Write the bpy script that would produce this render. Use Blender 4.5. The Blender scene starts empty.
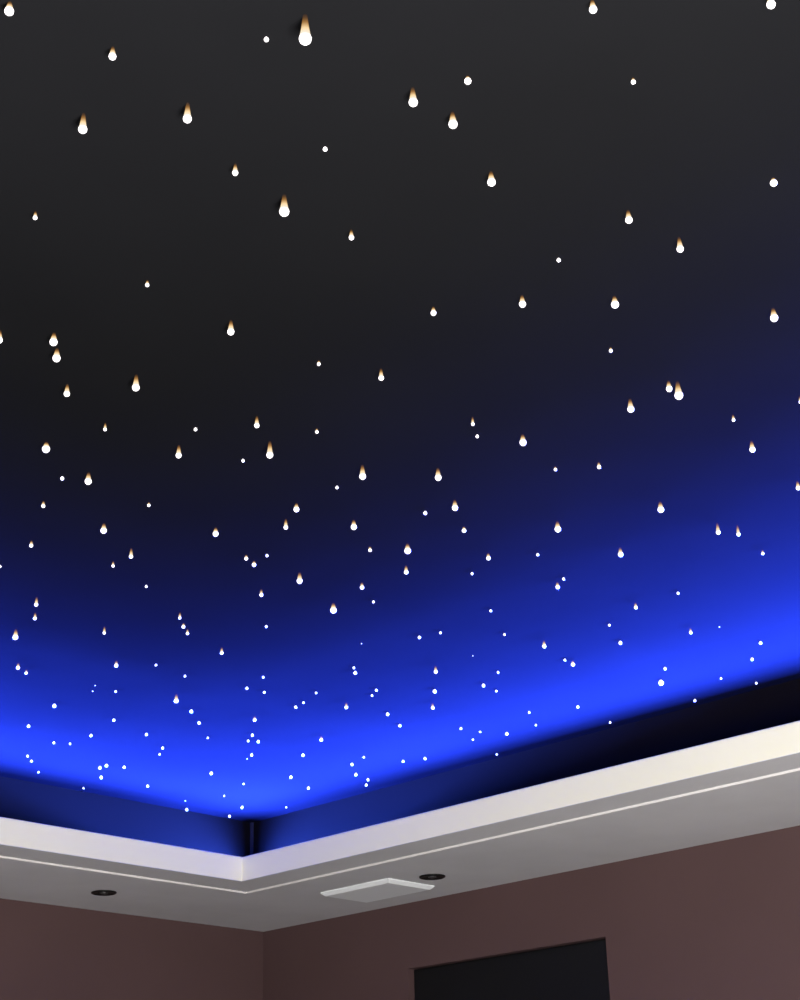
import bpy, bmesh, math, random
from mathutils import Vector, Matrix

random.seed(7)
C = bpy.context.scene.collection
CAM_Z = 1.40
FPX = 1615.8                                   # focal length in pixels of the 800 x 1000 frame
RIGHT = Vector((0.69604, -0.71749, -0.02723))
DOWN = Vector((0.27330, 0.29982, -0.91401))
FWD = Vector((0.66395, 0.62874, 0.40478))

# ------------------------------------------------------------------ helpers
def link(o, parent=None):
    C.objects.link(o)
    if parent is not None:
        o.parent = parent
    return o

def obj(name, bm, mat, parent=None, smooth=False):
    bmesh.ops.recalc_face_normals(bm, faces=bm.faces)
    me = bpy.data.meshes.new(name)
    bm.to_mesh(me); bm.free()
    me.materials.append(mat)
    if smooth:
        for p in me.polygons: p.use_smooth = True
    return link(bpy.data.objects.new(name, me), parent)

def empty(name, loc):
    o = bpy.data.objects.new(name, None)
    o.empty_display_size = 0.02
    o.location = loc
    return link(o)

def tag(o, label=None, cat=None, group=None, kind=None):
    if label: o['label'] = label
    if cat: o['category'] = cat
    if group: o['group'] = group
    if kind: o['kind'] = kind
    return o

def box(bm, lo, hi, bevel=0.0):
    r = bmesh.ops.create_cube(bm, size=1.0)
    for v in r['verts']:
        v.co = Vector([lo[i] + (v.co[i] + .5) * (hi[i] - lo[i]) for i in range(3)])
    if bevel:
        es = list({e for v in r['verts'] for e in v.link_edges})
        bmesh.ops.bevel(bm, geom=es, offset=bevel, segments=3, profile=.5, affect='EDGES')

def lathe(bm, prof, n=16):
    """prof = [(radius, z), ...] about the z axis, closed at both ends"""
    rings = []
    for r, z in prof:
        if r < 1e-6:
            rings.append([bm.verts.new((0, 0, z))])
        else:
            rings.append([bm.verts.new((r * math.cos(2 * math.pi * k / n), r * math.sin(2 * math.pi * k / n), z)) for k in range(n)])
    for a, b in zip(rings, rings[1:]):
        for k in range(n):
            k2 = (k + 1) % n
            if len(a) == 1 and len(b) == 1: continue
            if len(a) == 1: bm.faces.new((a[0], b[k], b[k2]))
            elif len(b) == 1: bm.faces.new((a[k], b[0], a[k2]))
            else: bm.faces.new((a[k], b[k], b[k2], a[k2]))
    for ring in (rings[0], rings[-1]):
        if len(ring) > 1: bm.faces.new(ring)

def ring_sweep(bm, x0, y0, x1, y1, prof):
    """sweep a closed profile [(offset inward, z)] round the rectangle, mitred at the corners"""
    loops = []
    for o, z in prof:
        loops.append([bm.verts.new(q) for q in ((x0 + o, y0 + o, z), (x1 - o, y0 + o, z), (x1 - o, y1 - o, z), (x0 + o, y1 - o, z))])
    m = len(loops)
    for i in range(m):
        a, b = loops[i], loops[(i + 1) % m]
        for k in range(4):
            k2 = (k + 1) % 4
            bm.faces.new((a[k], a[k2], b[k2], b[k]))

# ------------------------------------------------------------------ materials
def mat(name, col, rough=.7, spec=.3, var=.0, vscale=6.0, bump=0.0, bscale=60.0):
    m = bpy.data.materials.new(name); m.use_nodes = True
    nt = m.node_tree; b = nt.nodes['Principled BSDF']
    b.inputs['Base Color'].default_value = (*col, 1)
    b.inputs['Roughness'].default_value = rough
    b.inputs['Specular IOR Level'].default_value = spec
    if var or bump:
        tc = nt.nodes.new('ShaderNodeTexCoord')
    if var:
        n = nt.nodes.new('ShaderNodeTexNoise'); n.inputs['Scale'].default_value = vscale
        n.inputs['Detail'].default_value = 4
        r = nt.nodes.new('ShaderNodeValToRGB')
        r.color_ramp.elements[0].position = .3; r.color_ramp.elements[1].position = .7
        r.color_ramp.elements[0].color = (*[c * (1 - var) for c in col], 1)
        r.color_ramp.elements[1].color = (*[min(1, c * (1 + var)) for c in col], 1)
        nt.links.new(tc.outputs['Object'], n.inputs['Vector'])
        nt.links.new(n.outputs['Fac'], r.inputs['Fac'])
        nt.links.new(r.outputs['Color'], b.inputs['Base Color'])
    if bump:
        n2 = nt.nodes.new('ShaderNodeTexNoise'); n2.inputs['Scale'].default_value = bscale
        n2.inputs['Detail'].default_value = 3
        bp = nt.nodes.new('ShaderNodeBump'); bp.inputs['Strength'].default_value = bump
        bp.inputs['Distance'].default_value = .002
        nt.links.new(tc.outputs['Object'], n2.inputs['Vector'])
        nt.links.new(n2.outputs['Fac'], bp.inputs['Height'])
        nt.links.new(bp.outputs['Normal'], b.inputs['Normal'])
    return m

def glow_mat(name, col, strength):
    m = bpy.data.materials.new(name); m.use_nodes = True
    b = m.node_tree.nodes['Principled BSDF']
    b.inputs['Base Color'].default_value = (.8, .8, .8, 1)
    b.inputs['Emission Color'].default_value = (*col, 1)
    b.inputs['Emission Strength'].default_value = strength
    return m

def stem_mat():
    """side-lit clear plastic fibre, its glow and bloom painted as a fade: brilliant where it meets the tip, clear and dim amber where it leaves the ceiling"""
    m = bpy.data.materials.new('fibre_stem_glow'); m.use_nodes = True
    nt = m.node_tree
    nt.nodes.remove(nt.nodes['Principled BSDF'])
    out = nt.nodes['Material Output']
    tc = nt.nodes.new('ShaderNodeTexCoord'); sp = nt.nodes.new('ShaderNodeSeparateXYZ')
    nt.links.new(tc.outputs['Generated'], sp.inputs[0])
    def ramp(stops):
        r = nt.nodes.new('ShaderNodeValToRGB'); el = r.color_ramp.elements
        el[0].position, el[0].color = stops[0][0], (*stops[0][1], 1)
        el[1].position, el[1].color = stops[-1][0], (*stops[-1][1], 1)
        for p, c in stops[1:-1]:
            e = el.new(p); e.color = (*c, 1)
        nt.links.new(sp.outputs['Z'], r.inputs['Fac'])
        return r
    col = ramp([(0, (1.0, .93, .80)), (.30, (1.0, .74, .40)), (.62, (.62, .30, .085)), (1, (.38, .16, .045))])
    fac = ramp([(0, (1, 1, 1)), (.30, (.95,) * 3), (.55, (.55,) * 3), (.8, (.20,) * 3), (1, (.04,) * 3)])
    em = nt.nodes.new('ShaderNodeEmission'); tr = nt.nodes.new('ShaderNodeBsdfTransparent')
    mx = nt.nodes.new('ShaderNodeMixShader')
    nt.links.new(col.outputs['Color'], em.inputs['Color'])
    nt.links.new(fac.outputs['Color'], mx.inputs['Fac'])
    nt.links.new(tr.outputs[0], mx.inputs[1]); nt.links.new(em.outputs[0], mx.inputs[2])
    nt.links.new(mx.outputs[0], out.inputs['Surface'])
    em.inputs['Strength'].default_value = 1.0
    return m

M = dict(
    ceiling=mat('midnight_ceiling_paint', (.0060, .0061, .0068), rough=.8, spec=0, var=.06, vscale=3, bump=.10, bscale=90),
    cove=mat('dark_navy_cove_paint', (.0048, .0038, .0024), rough=.8, spec=0, var=.05, vscale=4),
    soffit=mat('grey_white_soffit_plaster', (.615, .62, .62), rough=.8, spec=.2, var=.045, vscale=5, bump=.06, bscale=40),
    white=mat('white_trim_paint', (.845, .82, .59), rough=.6, spec=.2, var=.012, vscale=5),
    cornerbead=mat('grey_corner_bead', (.0045, .004, .0035), rough=.7, spec=.2, var=.05),
    bead=mat('white_bead_paint', (.72, .70, .68), rough=.6, spec=.2, var=.01, vscale=5),
    wall=mat('mauve_brown_wall_paint', (.092, .054, .053), rough=.75, spec=.2, var=.05, vscale=3, bump=.08, bscale=70),
    floor=mat('grey_floor_carpet', (.24, .235, .23), rough=.95, spec=.1, var=.2, vscale=40, bump=.3, bscale=200),
    black=mat('matt_black_panel', (.0045, .005, .0055), rough=.5, spec=.3, var=.1, vscale=8),
    blackmetal=mat('black_light_metal', (.005, .005, .005), rough=.4, spec=.3),
    lens=mat('dark_grey_lens', (.05, .05, .05), rough=.3, spec=.4),
    plate=mat('pale_white_plastic', (.90, .94, .935), rough=.5, spec=.3),
    steel=mat('brushed_steel', (.5, .5, .5), rough=.35, spec=.5),
    tip=glow_mat('fibre_tip_light', (1.0, .92, .92), 1.35),
    dimtip=glow_mat('faint_fibre_tip_light', (.82, .85, 1.0), 1.1),
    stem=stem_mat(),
)

# ------------------------------------------------------------------ the room
PX, PY = 3.748, 4.253              # far room corner (right wall plane, left wall plane)
X0, Y0 = -2.4, -2.2
Z_SOF = CAM_Z + .900
Z_LIP = CAM_Z + .9055               # underside inside the bead
Z_FT = CAM_Z + .977                # top of white fascia
Z_CEIL = CAM_Z + 1.165             # star ceiling
RX, RY = 3.7405, 4.2565            # rectangle the tray profile is swept round
O_LINE, O_FAS, O_UP = .502, .6215, .344
T = .10

bm = bmesh.new(); box(bm, (X0 - T, Y0 - T, -.1), (PX + T, PY + T, 0))
tag(obj('floor', bm, M['floor']), kind='structure')

def wall(name, lo, hi):
    bm = bmesh.new(); box(bm, lo, hi)
    return tag(obj(name, bm, M['wall']), kind='structure')
wall('wall_left', (X0, PY, 0), (PX + T, PY + T, Z_SOF + .06))
wall('wall_back', (X0 - T, Y0 - T, 0), (X0, PY + T, Z_SOF + .06))
wall('wall_near', (X0, Y0 - T, 0), (PX + T, Y0, Z_SOF + .06))

# right wall with the dark recess
DY0, DY1, DZ = 2.806, 3.574, CAM_Z + .700
bm = bmesh.new()
box(bm, (PX, Y0, 0), (PX + T, DY0, Z_SOF + .06))
box(bm, (PX, DY1, 0), (PX + T, PY, Z_SOF + .06))
box(bm, (PX, DY0, DZ), (PX + T, DY1, Z_SOF + .06))
box(bm, (PX + .055, DY0, 0), (PX + T, DY1, DZ))
tag(obj('wall_right', bm, M['wall']), kind='structure')

bm = bmesh.new()
box(bm, (PX + .022, DY0 + .002, .008), (PX + .054, DY1 - .002, DZ - .002), .003)
door = tag(obj('door_1', bm, M['black']), 'flat black door leaf recessed in the mauve right wall', kind='structure')
bm = bmesh.new()
bmesh.ops.create_cone(bm, cap_ends=True, segments=20, radius1=.026, radius2=.026, depth=.008, matrix=Matrix.Translation((PX + .018, DY0 + .08, 1.0)) @ Matrix.Rotation(math.pi / 2, 4, 'Y'))
bmesh.ops.create_cone(bm, cap_ends=True, segments=16, radius1=.010, radius2=.010, depth=.045, matrix=Matrix.Translation((PX - .006, DY0 + .08, 1.0)) @ Matrix.Rotation(math.pi / 2, 4, 'Y'))
box(bm, (PX - .036, DY0 + .07, .990), (PX - .022, DY0 + .20, 1.010), .004)
obj('door_handle', bm, M['steel'], door)

# tray: soffit ring, bead, fascia, trough, dark upper wall, star ceiling
bm = bmesh.new()
ring_sweep(bm, X0, Y0, RX, RY, [(-.02, Z_SOF), (O_LINE - .004, Z_SOF), (O_LINE - .004, Z_SOF + .008), (-.02, Z_SOF + .008)])
tag(obj('trim_1', bm, M['soffit']), 'grey white soffit running round the room below the star tray', kind='structure')
bm = bmesh.new()
prof = [(O_LINE - .004, Z_LIP + .002), (O_LINE - .004, Z_SOF)]
for k in range(7):
    a = -math.pi / 2 + math.pi / 2 * k / 6
    prof.append((O_LINE - .002 + .002 * math.cos(a), Z_SOF + .002 + .002 * math.sin(a)))
prof += [(O_LINE, Z_LIP + .002)]
ring_sweep(bm, X0, Y0, RX, RY, prof)
tag(obj('trim_2', bm, M['bead']), 'thin white bead along the soffit edge', kind='structure')
bm = bmesh.new()
ring_sweep(bm, X0, Y0, RX, RY, [(O_LINE, Z_LIP), (O_FAS - .0003, Z_LIP), (O_FAS - .0003, Z_LIP + .0012), (O_LINE, Z_LIP + .0012)])
tag(obj('trim_3', bm, M['soffit']), 'grey underside strip below the white fascia', kind='structure')
bm = bmesh.new()
ring_sweep(bm, X0, Y0, RX, RY, [(O_FAS - .020, Z_LIP + .0012), (O_FAS, Z_LIP + .0012), (O_FAS, Z_FT - .003), (O_FAS - .003, Z_FT), (O_FAS - .018, Z_FT), (O_FAS - .020, Z_FT - .002)])
tag(obj('trim_4', bm, M['white']), 'white fascia board round the star tray', kind='structure')
bm = bmesh.new()
ring_sweep(bm, X0, Y0, RX, RY, [(O_UP - .03, Z_LIP + .002), (O_FAS - .020, Z_LIP + .002), (O_FAS - .020, Z_FT - .002), (O_FAS - .022, Z_FT - .002), (O_FAS - .022, Z_LIP + .004), (O_UP, Z_LIP + .004), (O_UP, Z_CEIL), (O_UP - .03, Z_CEIL)])  # unseen dark liner behind the fascia added to stop blue bounce
tag(obj('trim_5', bm, M['cove']), 'dark navy light trough and upper wall behind the white fascia', kind='structure')
bm = bmesh.new()
box(bm, (X0 + O_UP - .06, Y0 + O_UP - .06, Z_CEIL), (RX - O_UP + .06, RY - O_UP + .06, Z_CEIL + .05))
tag(obj('ceiling', bm, M['ceiling']), 'dark star ceiling washed blue along its edges', kind='structure')
# slim cover bead in the far corner of the trough wall
bm = bmesh.new()
cx, cy = RX - O_UP, RY - O_UP
bm2 = [(cx, cy), (cx - .008, cy), (cx - .006, cy - .004), (cx - .004, cy - .006), (cx, cy - .008)]
lo = [bm.verts.new((x, y, Z_LIP + .004)) for x, y in bm2]; hi = [bm.verts.new((x, y, Z_CEIL)) for x, y in bm2]
bm.faces.new(lo); bm.faces.new(hi)
for k in range(5): bm.faces.new((lo[k], lo[(k + 1) % 5], hi[(k + 1) % 5], hi[k]))
tag(obj('trim_6', bm, M['cornerbead']), 'slim dark bead in the far corner of the trough', kind='structure')

# ------------------------------------------------------------------ soffit fittings
def downlight(x, y, r, label):
    root = tag(empty('recessed_downlight', (x, y, Z_SOF)), label, 'ceiling light', 'black downlights in the soffit')
    bm = bmesh.new()
    n = 32
    prof = [(r, 0), (r, -.003), (r * .93, -.0045), (r * .80, -.004), (r * .78, 0)]
    rings = [[bm.verts.new((a * math.cos(2 * math.pi * k / n), a * math.sin(2 * math.pi * k / n), z)) for k in range(n)] for a, z in prof]
    for a, b in zip(rings, rings[1:] + rings[:1]):
        for k in range(n): bm.faces.new((a[k], a[(k + 1) % n], b[(k + 1) % n], b[k]))
    obj('trim_ring', bm, M['blackmetal'], root, True)
    bm = bmesh.new(); lathe(bm, [(r * .775, -.0001), (r * .775, -.0030), (r * .45, -.0012), (r * .45, -.0001)], 28)
    obj('baffle', bm, M['blackmetal'], root)
    bm = bmesh.new(); lathe(bm, [(r * .34, -.0011), (r * .30, -.0036), (r * .18, -.0052), (0, -.0058)], 24)
    obj('lamp_lens', bm, M['lens'], root, True)
downlight(2.887, 3.990, .0375, 'small round black downlight in the soffit above the left wall')
downlight(3.487, 3.218, .0385, 'small round black downlight beside the white plate, above the right wall')

root = tag(empty('ceiling_panel', (3.499, 3.456, Z_SOF)), 'white rectangular plate with bevelled rim on the soffit above the right wall', 'ceiling panel')
hx, hy = .098, .144
bm = bmesh.new()
def rect(a, b, z): return [bm.verts.new((sx * a, sy * b, z)) for sx, sy in ((-1, -1), (1, -1), (1, 1), (-1, 1))]
ls = [rect(hx, hy, -.0002), rect(hx, hy, -.004), rect(hx - .010, hy - .010, -.0125), rect(hx - .0175, hy - .0175, -.0125), rect(hx - .018, hy - .018, -.0123), rect(hx - .018, hy - .018, -.0002)]
for a, b in zip(ls, ls[1:] + ls[:1]):
    for k in range(4): bm.faces.new((a[k], a[(k + 1) % 4], b[(k + 1) % 4], b[k]))
obj('rim', bm, M['plate'], root)
bm = bmesh.new(); box(bm, (-hx + .0182, -hy + .0182, -.0125), (hx - .0182, hy - .0182, -.0004), .0003)
obj('face_plate', bm, M['plate'], root)

# ------------------------------------------------------------------ stars: x, y of the white end in the photo frame, its radius, length of its tail
STARS = [
(9.1,11.1,5.0,6),(112.4,56.4,4.2,7),(82.7,129.3,4.8,13),(187.3,118.8,4.8,13),(235.2,172.8,3.5,7),(35.1,217.7,3,4),(266.3,39.5,2.7,0),
(305.2,38.8,6.7,19),(467.8,81,4,2),(413.2,102.3,5,12),(453,124.2,5,10),(325.1,149.2,2.7,0),(491.5,182.2,4.7,9),(284.2,211.6,5.5,14),(351.4,237.6,3.2,6),
(593.1,9.5,4.4,7),(771,4.4,4.8,6),(633.3,82,2.9,2),(628.9,220,4.1,8),(680.2,249,4,10),(773.7,182.9,4.1,2),(558.7,260.2,2.3,0),
(147.2,285,2.2,3),(-1,340,4,8),(53.5,342,4.4,7),(56.5,358.2,4.4,8),(66.8,393.8,3.5,8),(135.8,387.5,4.2,11),(105,429.5,2.5,5),(195.5,429.5,1.6,0),
(230.8,331.8,4,10),(318.8,364,2.2,2),(381.2,378,3.2,8),(256.8,425.5,3.1,8),(316.8,432,2.4,2),
(522.5,304.2,4,7),(433.5,313,3.4,4),(472.8,424.2,2.4,6),(477.2,436.5,2,0),(523,442.5,4,6),
(615,304.5,4.4,6),(774.2,318,4.4,8),(610.8,350.8,2.2,2),(669.2,388.8,3.6,6),(678.8,395.5,4.7,12),(630.8,409.2,3.9,9),(733.5,420,1.6,4),(800.5,402,2.6,4),
(46,449,4.4,4),(62.2,478.6,2.7,0),(88.2,481.4,3.9,7),(43.2,506,2.7,3),(148.8,505.4,1.9,2),(103.6,530.6,3.6,5),(31.2,545.6,2.7,3),(131,556.6,2.8,7),(113,566,2.3,3),(146.2,586.6,1.5,0),(0,566.6,1.6,0),
(178.6,455.4,3.4,9),(269.8,455,3.9,12),(243,460.8,2,0),(296.4,509.4,3.4,4),(285.8,527.4,3,7),(215.6,533.8,3.4,4),(246.2,558.6,2.7,2),(254,564.8,2.9,2),(267,555.8,1.6,1),(299.6,581,3.4,7),(261.3,595,2.7,4),
(362.6,476.4,3.9,10),(438.2,477.6,3.8,8),(337,487.6,1.5,0),(455,507.8,3.6,6),(425.2,513.2,2.7,1),(353.8,527,3.5,5),(464,530.6,3,2),(370,550.2,2.6,2),(407.6,550.8,3.8,5),(406.2,572.2,3,5),(472,573.8,2.2,0),(362,587.5,2.9,3),
(555.4,469.6,1.7,2),(599,467,2.8,3),(557.8,529.2,3.7,6),(488.4,558.2,3,3),(537.6,554.8,2,0),(620.6,554.4,3.1,5),(557.6,587.1,2.9,3),(563.6,579,1.6,0),
(752.4,449.6,3.4,7),(798.2,488,3,5),(660.8,509.6,3.7,6),(718.2,532.4,3,8),(738.4,534.4,2.7,8),(762.8,553.6,2.3,2),
(36.2,604.7,2.7,6),(34.9,618.5,2.5,4),(15.4,637.2,3.2,6),(18,667.9,2.6,3),(26.2,673.1,2.2,2),(54.3,705.9,2.6,0),(104.2,633,2.3,5),(116.2,665.6,2.7,3),(95.2,685.5,1,0),(92.6,691.3,.9,0),(115.7,691.6,1.5,0),
(179.8,617.9,2.3,4),(183.4,626.8,2.6,2),(187.4,633.6,2.3,3),(221.7,653,2.5,4),(155.9,665.1,2,0),(185,676.2,2,0),(176.2,700.9,3,5),(246.9,688.4,2.2,1),
(333.4,610.2,3.7,5),(266.3,626.6,2,1),(361.5,643.7,1.2,0),(263.2,677.3,1.9,0),(264.2,692.4,2,0),(353.8,667.9,1.3,0),(355.2,673,2.5,0),(316,692.9,1.3,0),(303.4,702.7,1.7,0),(295.7,707.2,2.2,0),(346.3,707.4,2.5,3),
(373.5,601.9,2,1),(419.3,637.5,2.3,0),(440.4,632.8,1.7,0),(472.8,655.9,1.1,0),(435.7,671.8,2.7,4),(376.2,690.3,2.1,0),(372,695.7,1.9,0),(434.6,691.5,2.7,0),(483.5,685.6,2.5,0),(432.7,707.9,2.5,3),
(490.7,610.9,1.7,0),(504.4,634.6,1.9,0),(544.2,646.3,2.8,4),(564.8,660,1.6,0),(572.9,664.5,2.8,2),(498,672.3,1.8,0),(496.2,691.1,1.9,0),(577.8,707,2.2,0),
(678,593.2,1.6,0),(635.8,607.5,2.6,3),(609.3,625.3,1.7,0),(620.3,643,2.6,1),(690.7,632.6,2.4,3),(719.4,626.8,1.1,0),(665,668.7,2.3,0),(661.1,682.9,3.1,0),(721,678.5,1.9,0),(694.9,700.7,2.2,0),
(760.5,643,2.4,1),(752,659.3,2.3,0),(756.3,683.2,2,0),
(28.6,726.2,2.3,0),(53.9,742.9,2,0),(70,743.9,1.5,0),(27.6,756.2,2,0),(31.4,761.1,2,0),(38.5,772.1,1.4,0),(113.9,720.3,2.2,0),(91,735.6,2.2,0),(99.8,767.9,2.3,0),(106.6,765.6,2.3,0),(101.1,777.5,2.3,0),(124.1,767.3,2.2,0),(83.4,788.2,1.6,0),
(191.2,711.4,2.4,0),(199.1,723.1,2.3,1),(146.3,734.6,2.2,0),(207.9,738,1.6,0),(162.6,748.1,2.1,0),(159.6,754.3,1.3,0),(147.6,786.1,2.1,0),(211.2,773.4,2.4,0),(185.3,800.9,1.1,0),(186.6,809.7,2.2,0),(224.2,796,1.5,0),(243.8,784,1.5,0),(242,807.4,2.1,0),(229.5,816.3,2.1,0),
(254.6,720,2.5,2),(252.3,735.3,2.2,0),(248.1,741,2,0),(258.2,741.6,2.2,0),(251.7,755.1,2.2,0),(247.1,758.8,.8,0),(321.3,739.8,2.5,2),(303,755.3,2.3,0),(290.9,777.2,2.3,0),(308.4,788.1,2.2,0),(286.3,807.4,1.3,0),(363.8,757.2,1.9,0),(352,764.5,2.2,0),(355.9,774.6,2.3,0),(368,779.8,2.1,0),(366.3,785,2.1,0),
(387.6,714.3,2.4,0),(399.7,725.7,2.2,0),(460.9,728.6,2.1,0),(480.1,731.9,1.5,0),(472.9,739.7,1.8,0),(403.1,761.4,2.1,0),(425,758.7,2.2,0),
(529.1,712.4,1.6,0),(535.9,725,1.6,0),(506.8,733.9,2.4,0),(496.9,754.5,1.6,0),(610.1,722.5,1.9,0),
]

def ray(x, y):
    return FWD + RIGHT * ((x - 400) / FPX) + DOWN * ((y - 500) / FPX)

def star_words(x, y, r, t):
    size = 'big' if r >= 4.6 else 'medium' if r >= 3.3 else 'small' if r >= 1.95 else 'tiny' if r >= 1.3 else 'faint'
    tail = 'with long amber tail ' if t >= 8 else 'with short amber tail ' if t >= 4 else ''
    if y < 430: zone = 'on dark ceiling'
    elif y < 640: zone = 'on navy ceiling'
    else: zone = 'in blue glow'
    return size, tail, zone

labels = []
for i, (x, y, r, t) in enumerate(STARS):
    size, tail, zone = star_words(x, y, r, t)
    comp, todo = [], [STARS[i]]
    while todo:
        q = todo.pop(); comp.append(q)
        for e in STARS:
            if e not in comp and e not in todo and math.hypot(q[0] - e[0], q[1] - e[1]) < 13.5: todo.append(e)
    place = ''
    if len(comp) > 1:
        me = STARS[i]
        if me == min(comp, key=lambda e: e[1]): role = 'topmost'
        elif me == max(comp, key=lambda e: e[1]): role = 'lowest'
        elif me == min(comp, key=lambda e: e[0]): role = 'leftmost'
        elif me == max(comp, key=lambda e: e[0]): role = 'rightmost'
        else: role = 'middle'
        if len(comp) == 2:
            a, b = comp
            if abs(a[1] - b[1]) > abs(a[0] - b[0]) * .6: role = 'upper' if me[1] == min(a[1], b[1]) else 'lower'
            else: role = 'left' if me[0] == min(a[0], b[0]) else 'right'
        place = role + ' of ' + {2: 'a close pair', 3: 'three close together', 4: 'four close together'}.get(len(comp), 'a tight cluster') + ', '
    px, py = max(0, min(99, round(x / 8))), max(0, round(y / 10))
    if place:
        tail = ' with amber tail, ' if tail else ', '
        labels.append(f'{size} white star{tail}{place}{px}% across, {py}% down photo')
    else:
        labels.append(f'{size} white star {tail}{zone}, {px}% across, {py}% down photo')
for i, l in enumerate(labels):
    assert labels.count(l) == 1, l

GROUP = 'fibre-optic stars in the ceiling'
for (x, y, r, t), label in zip(STARS, labels):
    d0 = ray(x, y)
    dist = (Z_CEIL - .012 - CAM_Z) / d0.z                      # along the (z-forward) ray
    k = dist * d0.length / FPX                                 # metres per pixel there
    rad = max(.0028, (r - (.5 if r > 3 else .78)) * k) if r > 1.2 else .6 * k  # tip built wider than a real fibre end, bloom included in its size
    cosf = math.hypot(d0.x, d0.y) / d0.length
    tail = (t * 1.12 + (.6 * r * max(0, min(1, 1 - (t - 3) / 6)) if t >= 2 else 0)) * k / cosf
    h = max(rad * 1.15, tail)                                  # how far the tip hangs below the ceiling
    dist = (Z_CEIL - h - CAM_Z) / d0.z
    p = d0 * dist + Vector((0, 0, CAM_Z))
    tipmat = M['dimtip'] if r < 1.3 else M['tip']
    seg = 16 if rad > .004 else 10
    tip = bmesh.new()
    if t >= 2:
        root = empty('star_light', (p.x, p.y, Z_CEIL))
        tp = [(0, -h - rad)]
        for a in (-60, -30, 0, 25): tp.append((rad * math.cos(math.radians(a)), -h + rad * math.sin(math.radians(a))))
        ztop = -h + rad * math.sin(math.radians(25))
        rtop = rad * math.cos(math.radians(25))
        lathe(tip, tp, seg)
        obj('fibre_tip', tip, tipmat, root, True)
        st = bmesh.new()
        if ztop < -.002:
            n = 6
            prof = []
            for j in range(n + 1):
                u = j / n
                prof.append((rtop * (1 - .62 * u ** .75), ztop + (-.0002 - ztop) * u))  # teardrop taper puts the bloom into the stem's shape
            lathe(st, prof, seg)
            obj('fibre_stem', st, M['stem'], root, True)
    else:
        tp = [(0, -h - rad)]
        for a in (-60, -30, 0, 30, 60): tp.append((rad * math.cos(math.radians(a)), -h + rad * math.sin(math.radians(a))))
        tp.append((rad * .45, -.0002))
        lathe(tip, tp, seg)
        root = obj('star_light', tip, tipmat, None, True)
        root.location = (p.x, p.y, Z_CEIL)
    tag(root, label, 'star light', GROUP)

# ------------------------------------------------------------------ light
def area(name, loc, direction, sx, sy, power, col):
    l = bpy.data.lights.new(name, 'AREA'); l.shape = 'RECTANGLE'; l.size = sx; l.size_y = sy
    l.energy = power; l.color = col
    o = bpy.data.objects.new(name, l); link(o)
    o.location = loc
    o.rotation_euler = Vector(direction).to_track_quat('-Z', 'Y').to_euler()
    return o
BLUE = (.021, .062, 1.0)
xa, ya, xb, yb = X0 + O_UP, Y0 + O_UP, RX - O_UP, RY - O_UP
zl = Z_FT - .0450
LEDW = 1170.0                                                  # watts per metre
for tilt in (-.08, -.30, -.52):                              # each strip split into tilted copies, added to soften the glow's edge
    for nm, loc, d, L in (('blue_strip_right', (xb - .014, (ya + yb) / 2, zl), (-1, 0, tilt), yb - ya - .03),
                          ('blue_strip_left', ((xa + xb) / 2, yb - .014, zl), (0, -1, tilt), xb - xa - .03),
                          ('blue_strip_back', (xa + .014, (ya + yb) / 2, zl), (1, 0, tilt), yb - ya - .03),
                          ('blue_strip_near', ((xa + xb) / 2, ya + .014, zl), (0, 1, tilt), xb - xa - .03)):
        area(nm, loc, d, L, .042, LEDW * L / 3, BLUE)

def lamp(name, loc, power, col, rad):
    l = bpy.data.lights.new(name, 'POINT'); l.energy = power; l.color = col; l.shadow_soft_size = rad
    o = bpy.data.objects.new(name, l); link(o); o.location = loc
lamp('room_lamp', (.48, .12, 1.22), 545, (1.0, .975, .955), .35)

w = bpy.data.worlds.new('World'); bpy.context.scene.world = w
w.use_nodes = True
w.node_tree.nodes['Background'].inputs['Color'].default_value = (0, 0, 0, 1)

# ------------------------------------------------------------------ camera
cd = bpy.data.cameras.new('camera'); cam = bpy.data.objects.new('camera', cd); link(cam)
cd.sensor_fit = 'HORIZONTAL'; cd.sensor_width = 36; cd.lens = 36 * FPX / 800
cd.clip_start = .02
up = -DOWN
m = Matrix(((RIGHT.x, up.x, -FWD.x, 0), (RIGHT.y, up.y, -FWD.y, 0), (RIGHT.z, up.z, -FWD.z, CAM_Z), (0, 0, 0, 1)))
cam.matrix_world = m
sc = bpy.context.scene
sc.camera = cam
sc.view_settings.view_transform = 'Standard'
sc.view_settings.look = 'None'
sc.view_settings.exposure = 0.0
sc.view_settings.gamma = 1.0
sc.view_settings.use_curve_mapping = False
sc.cycles.use_denoising = True
sc.cycles.max_bounces = 6
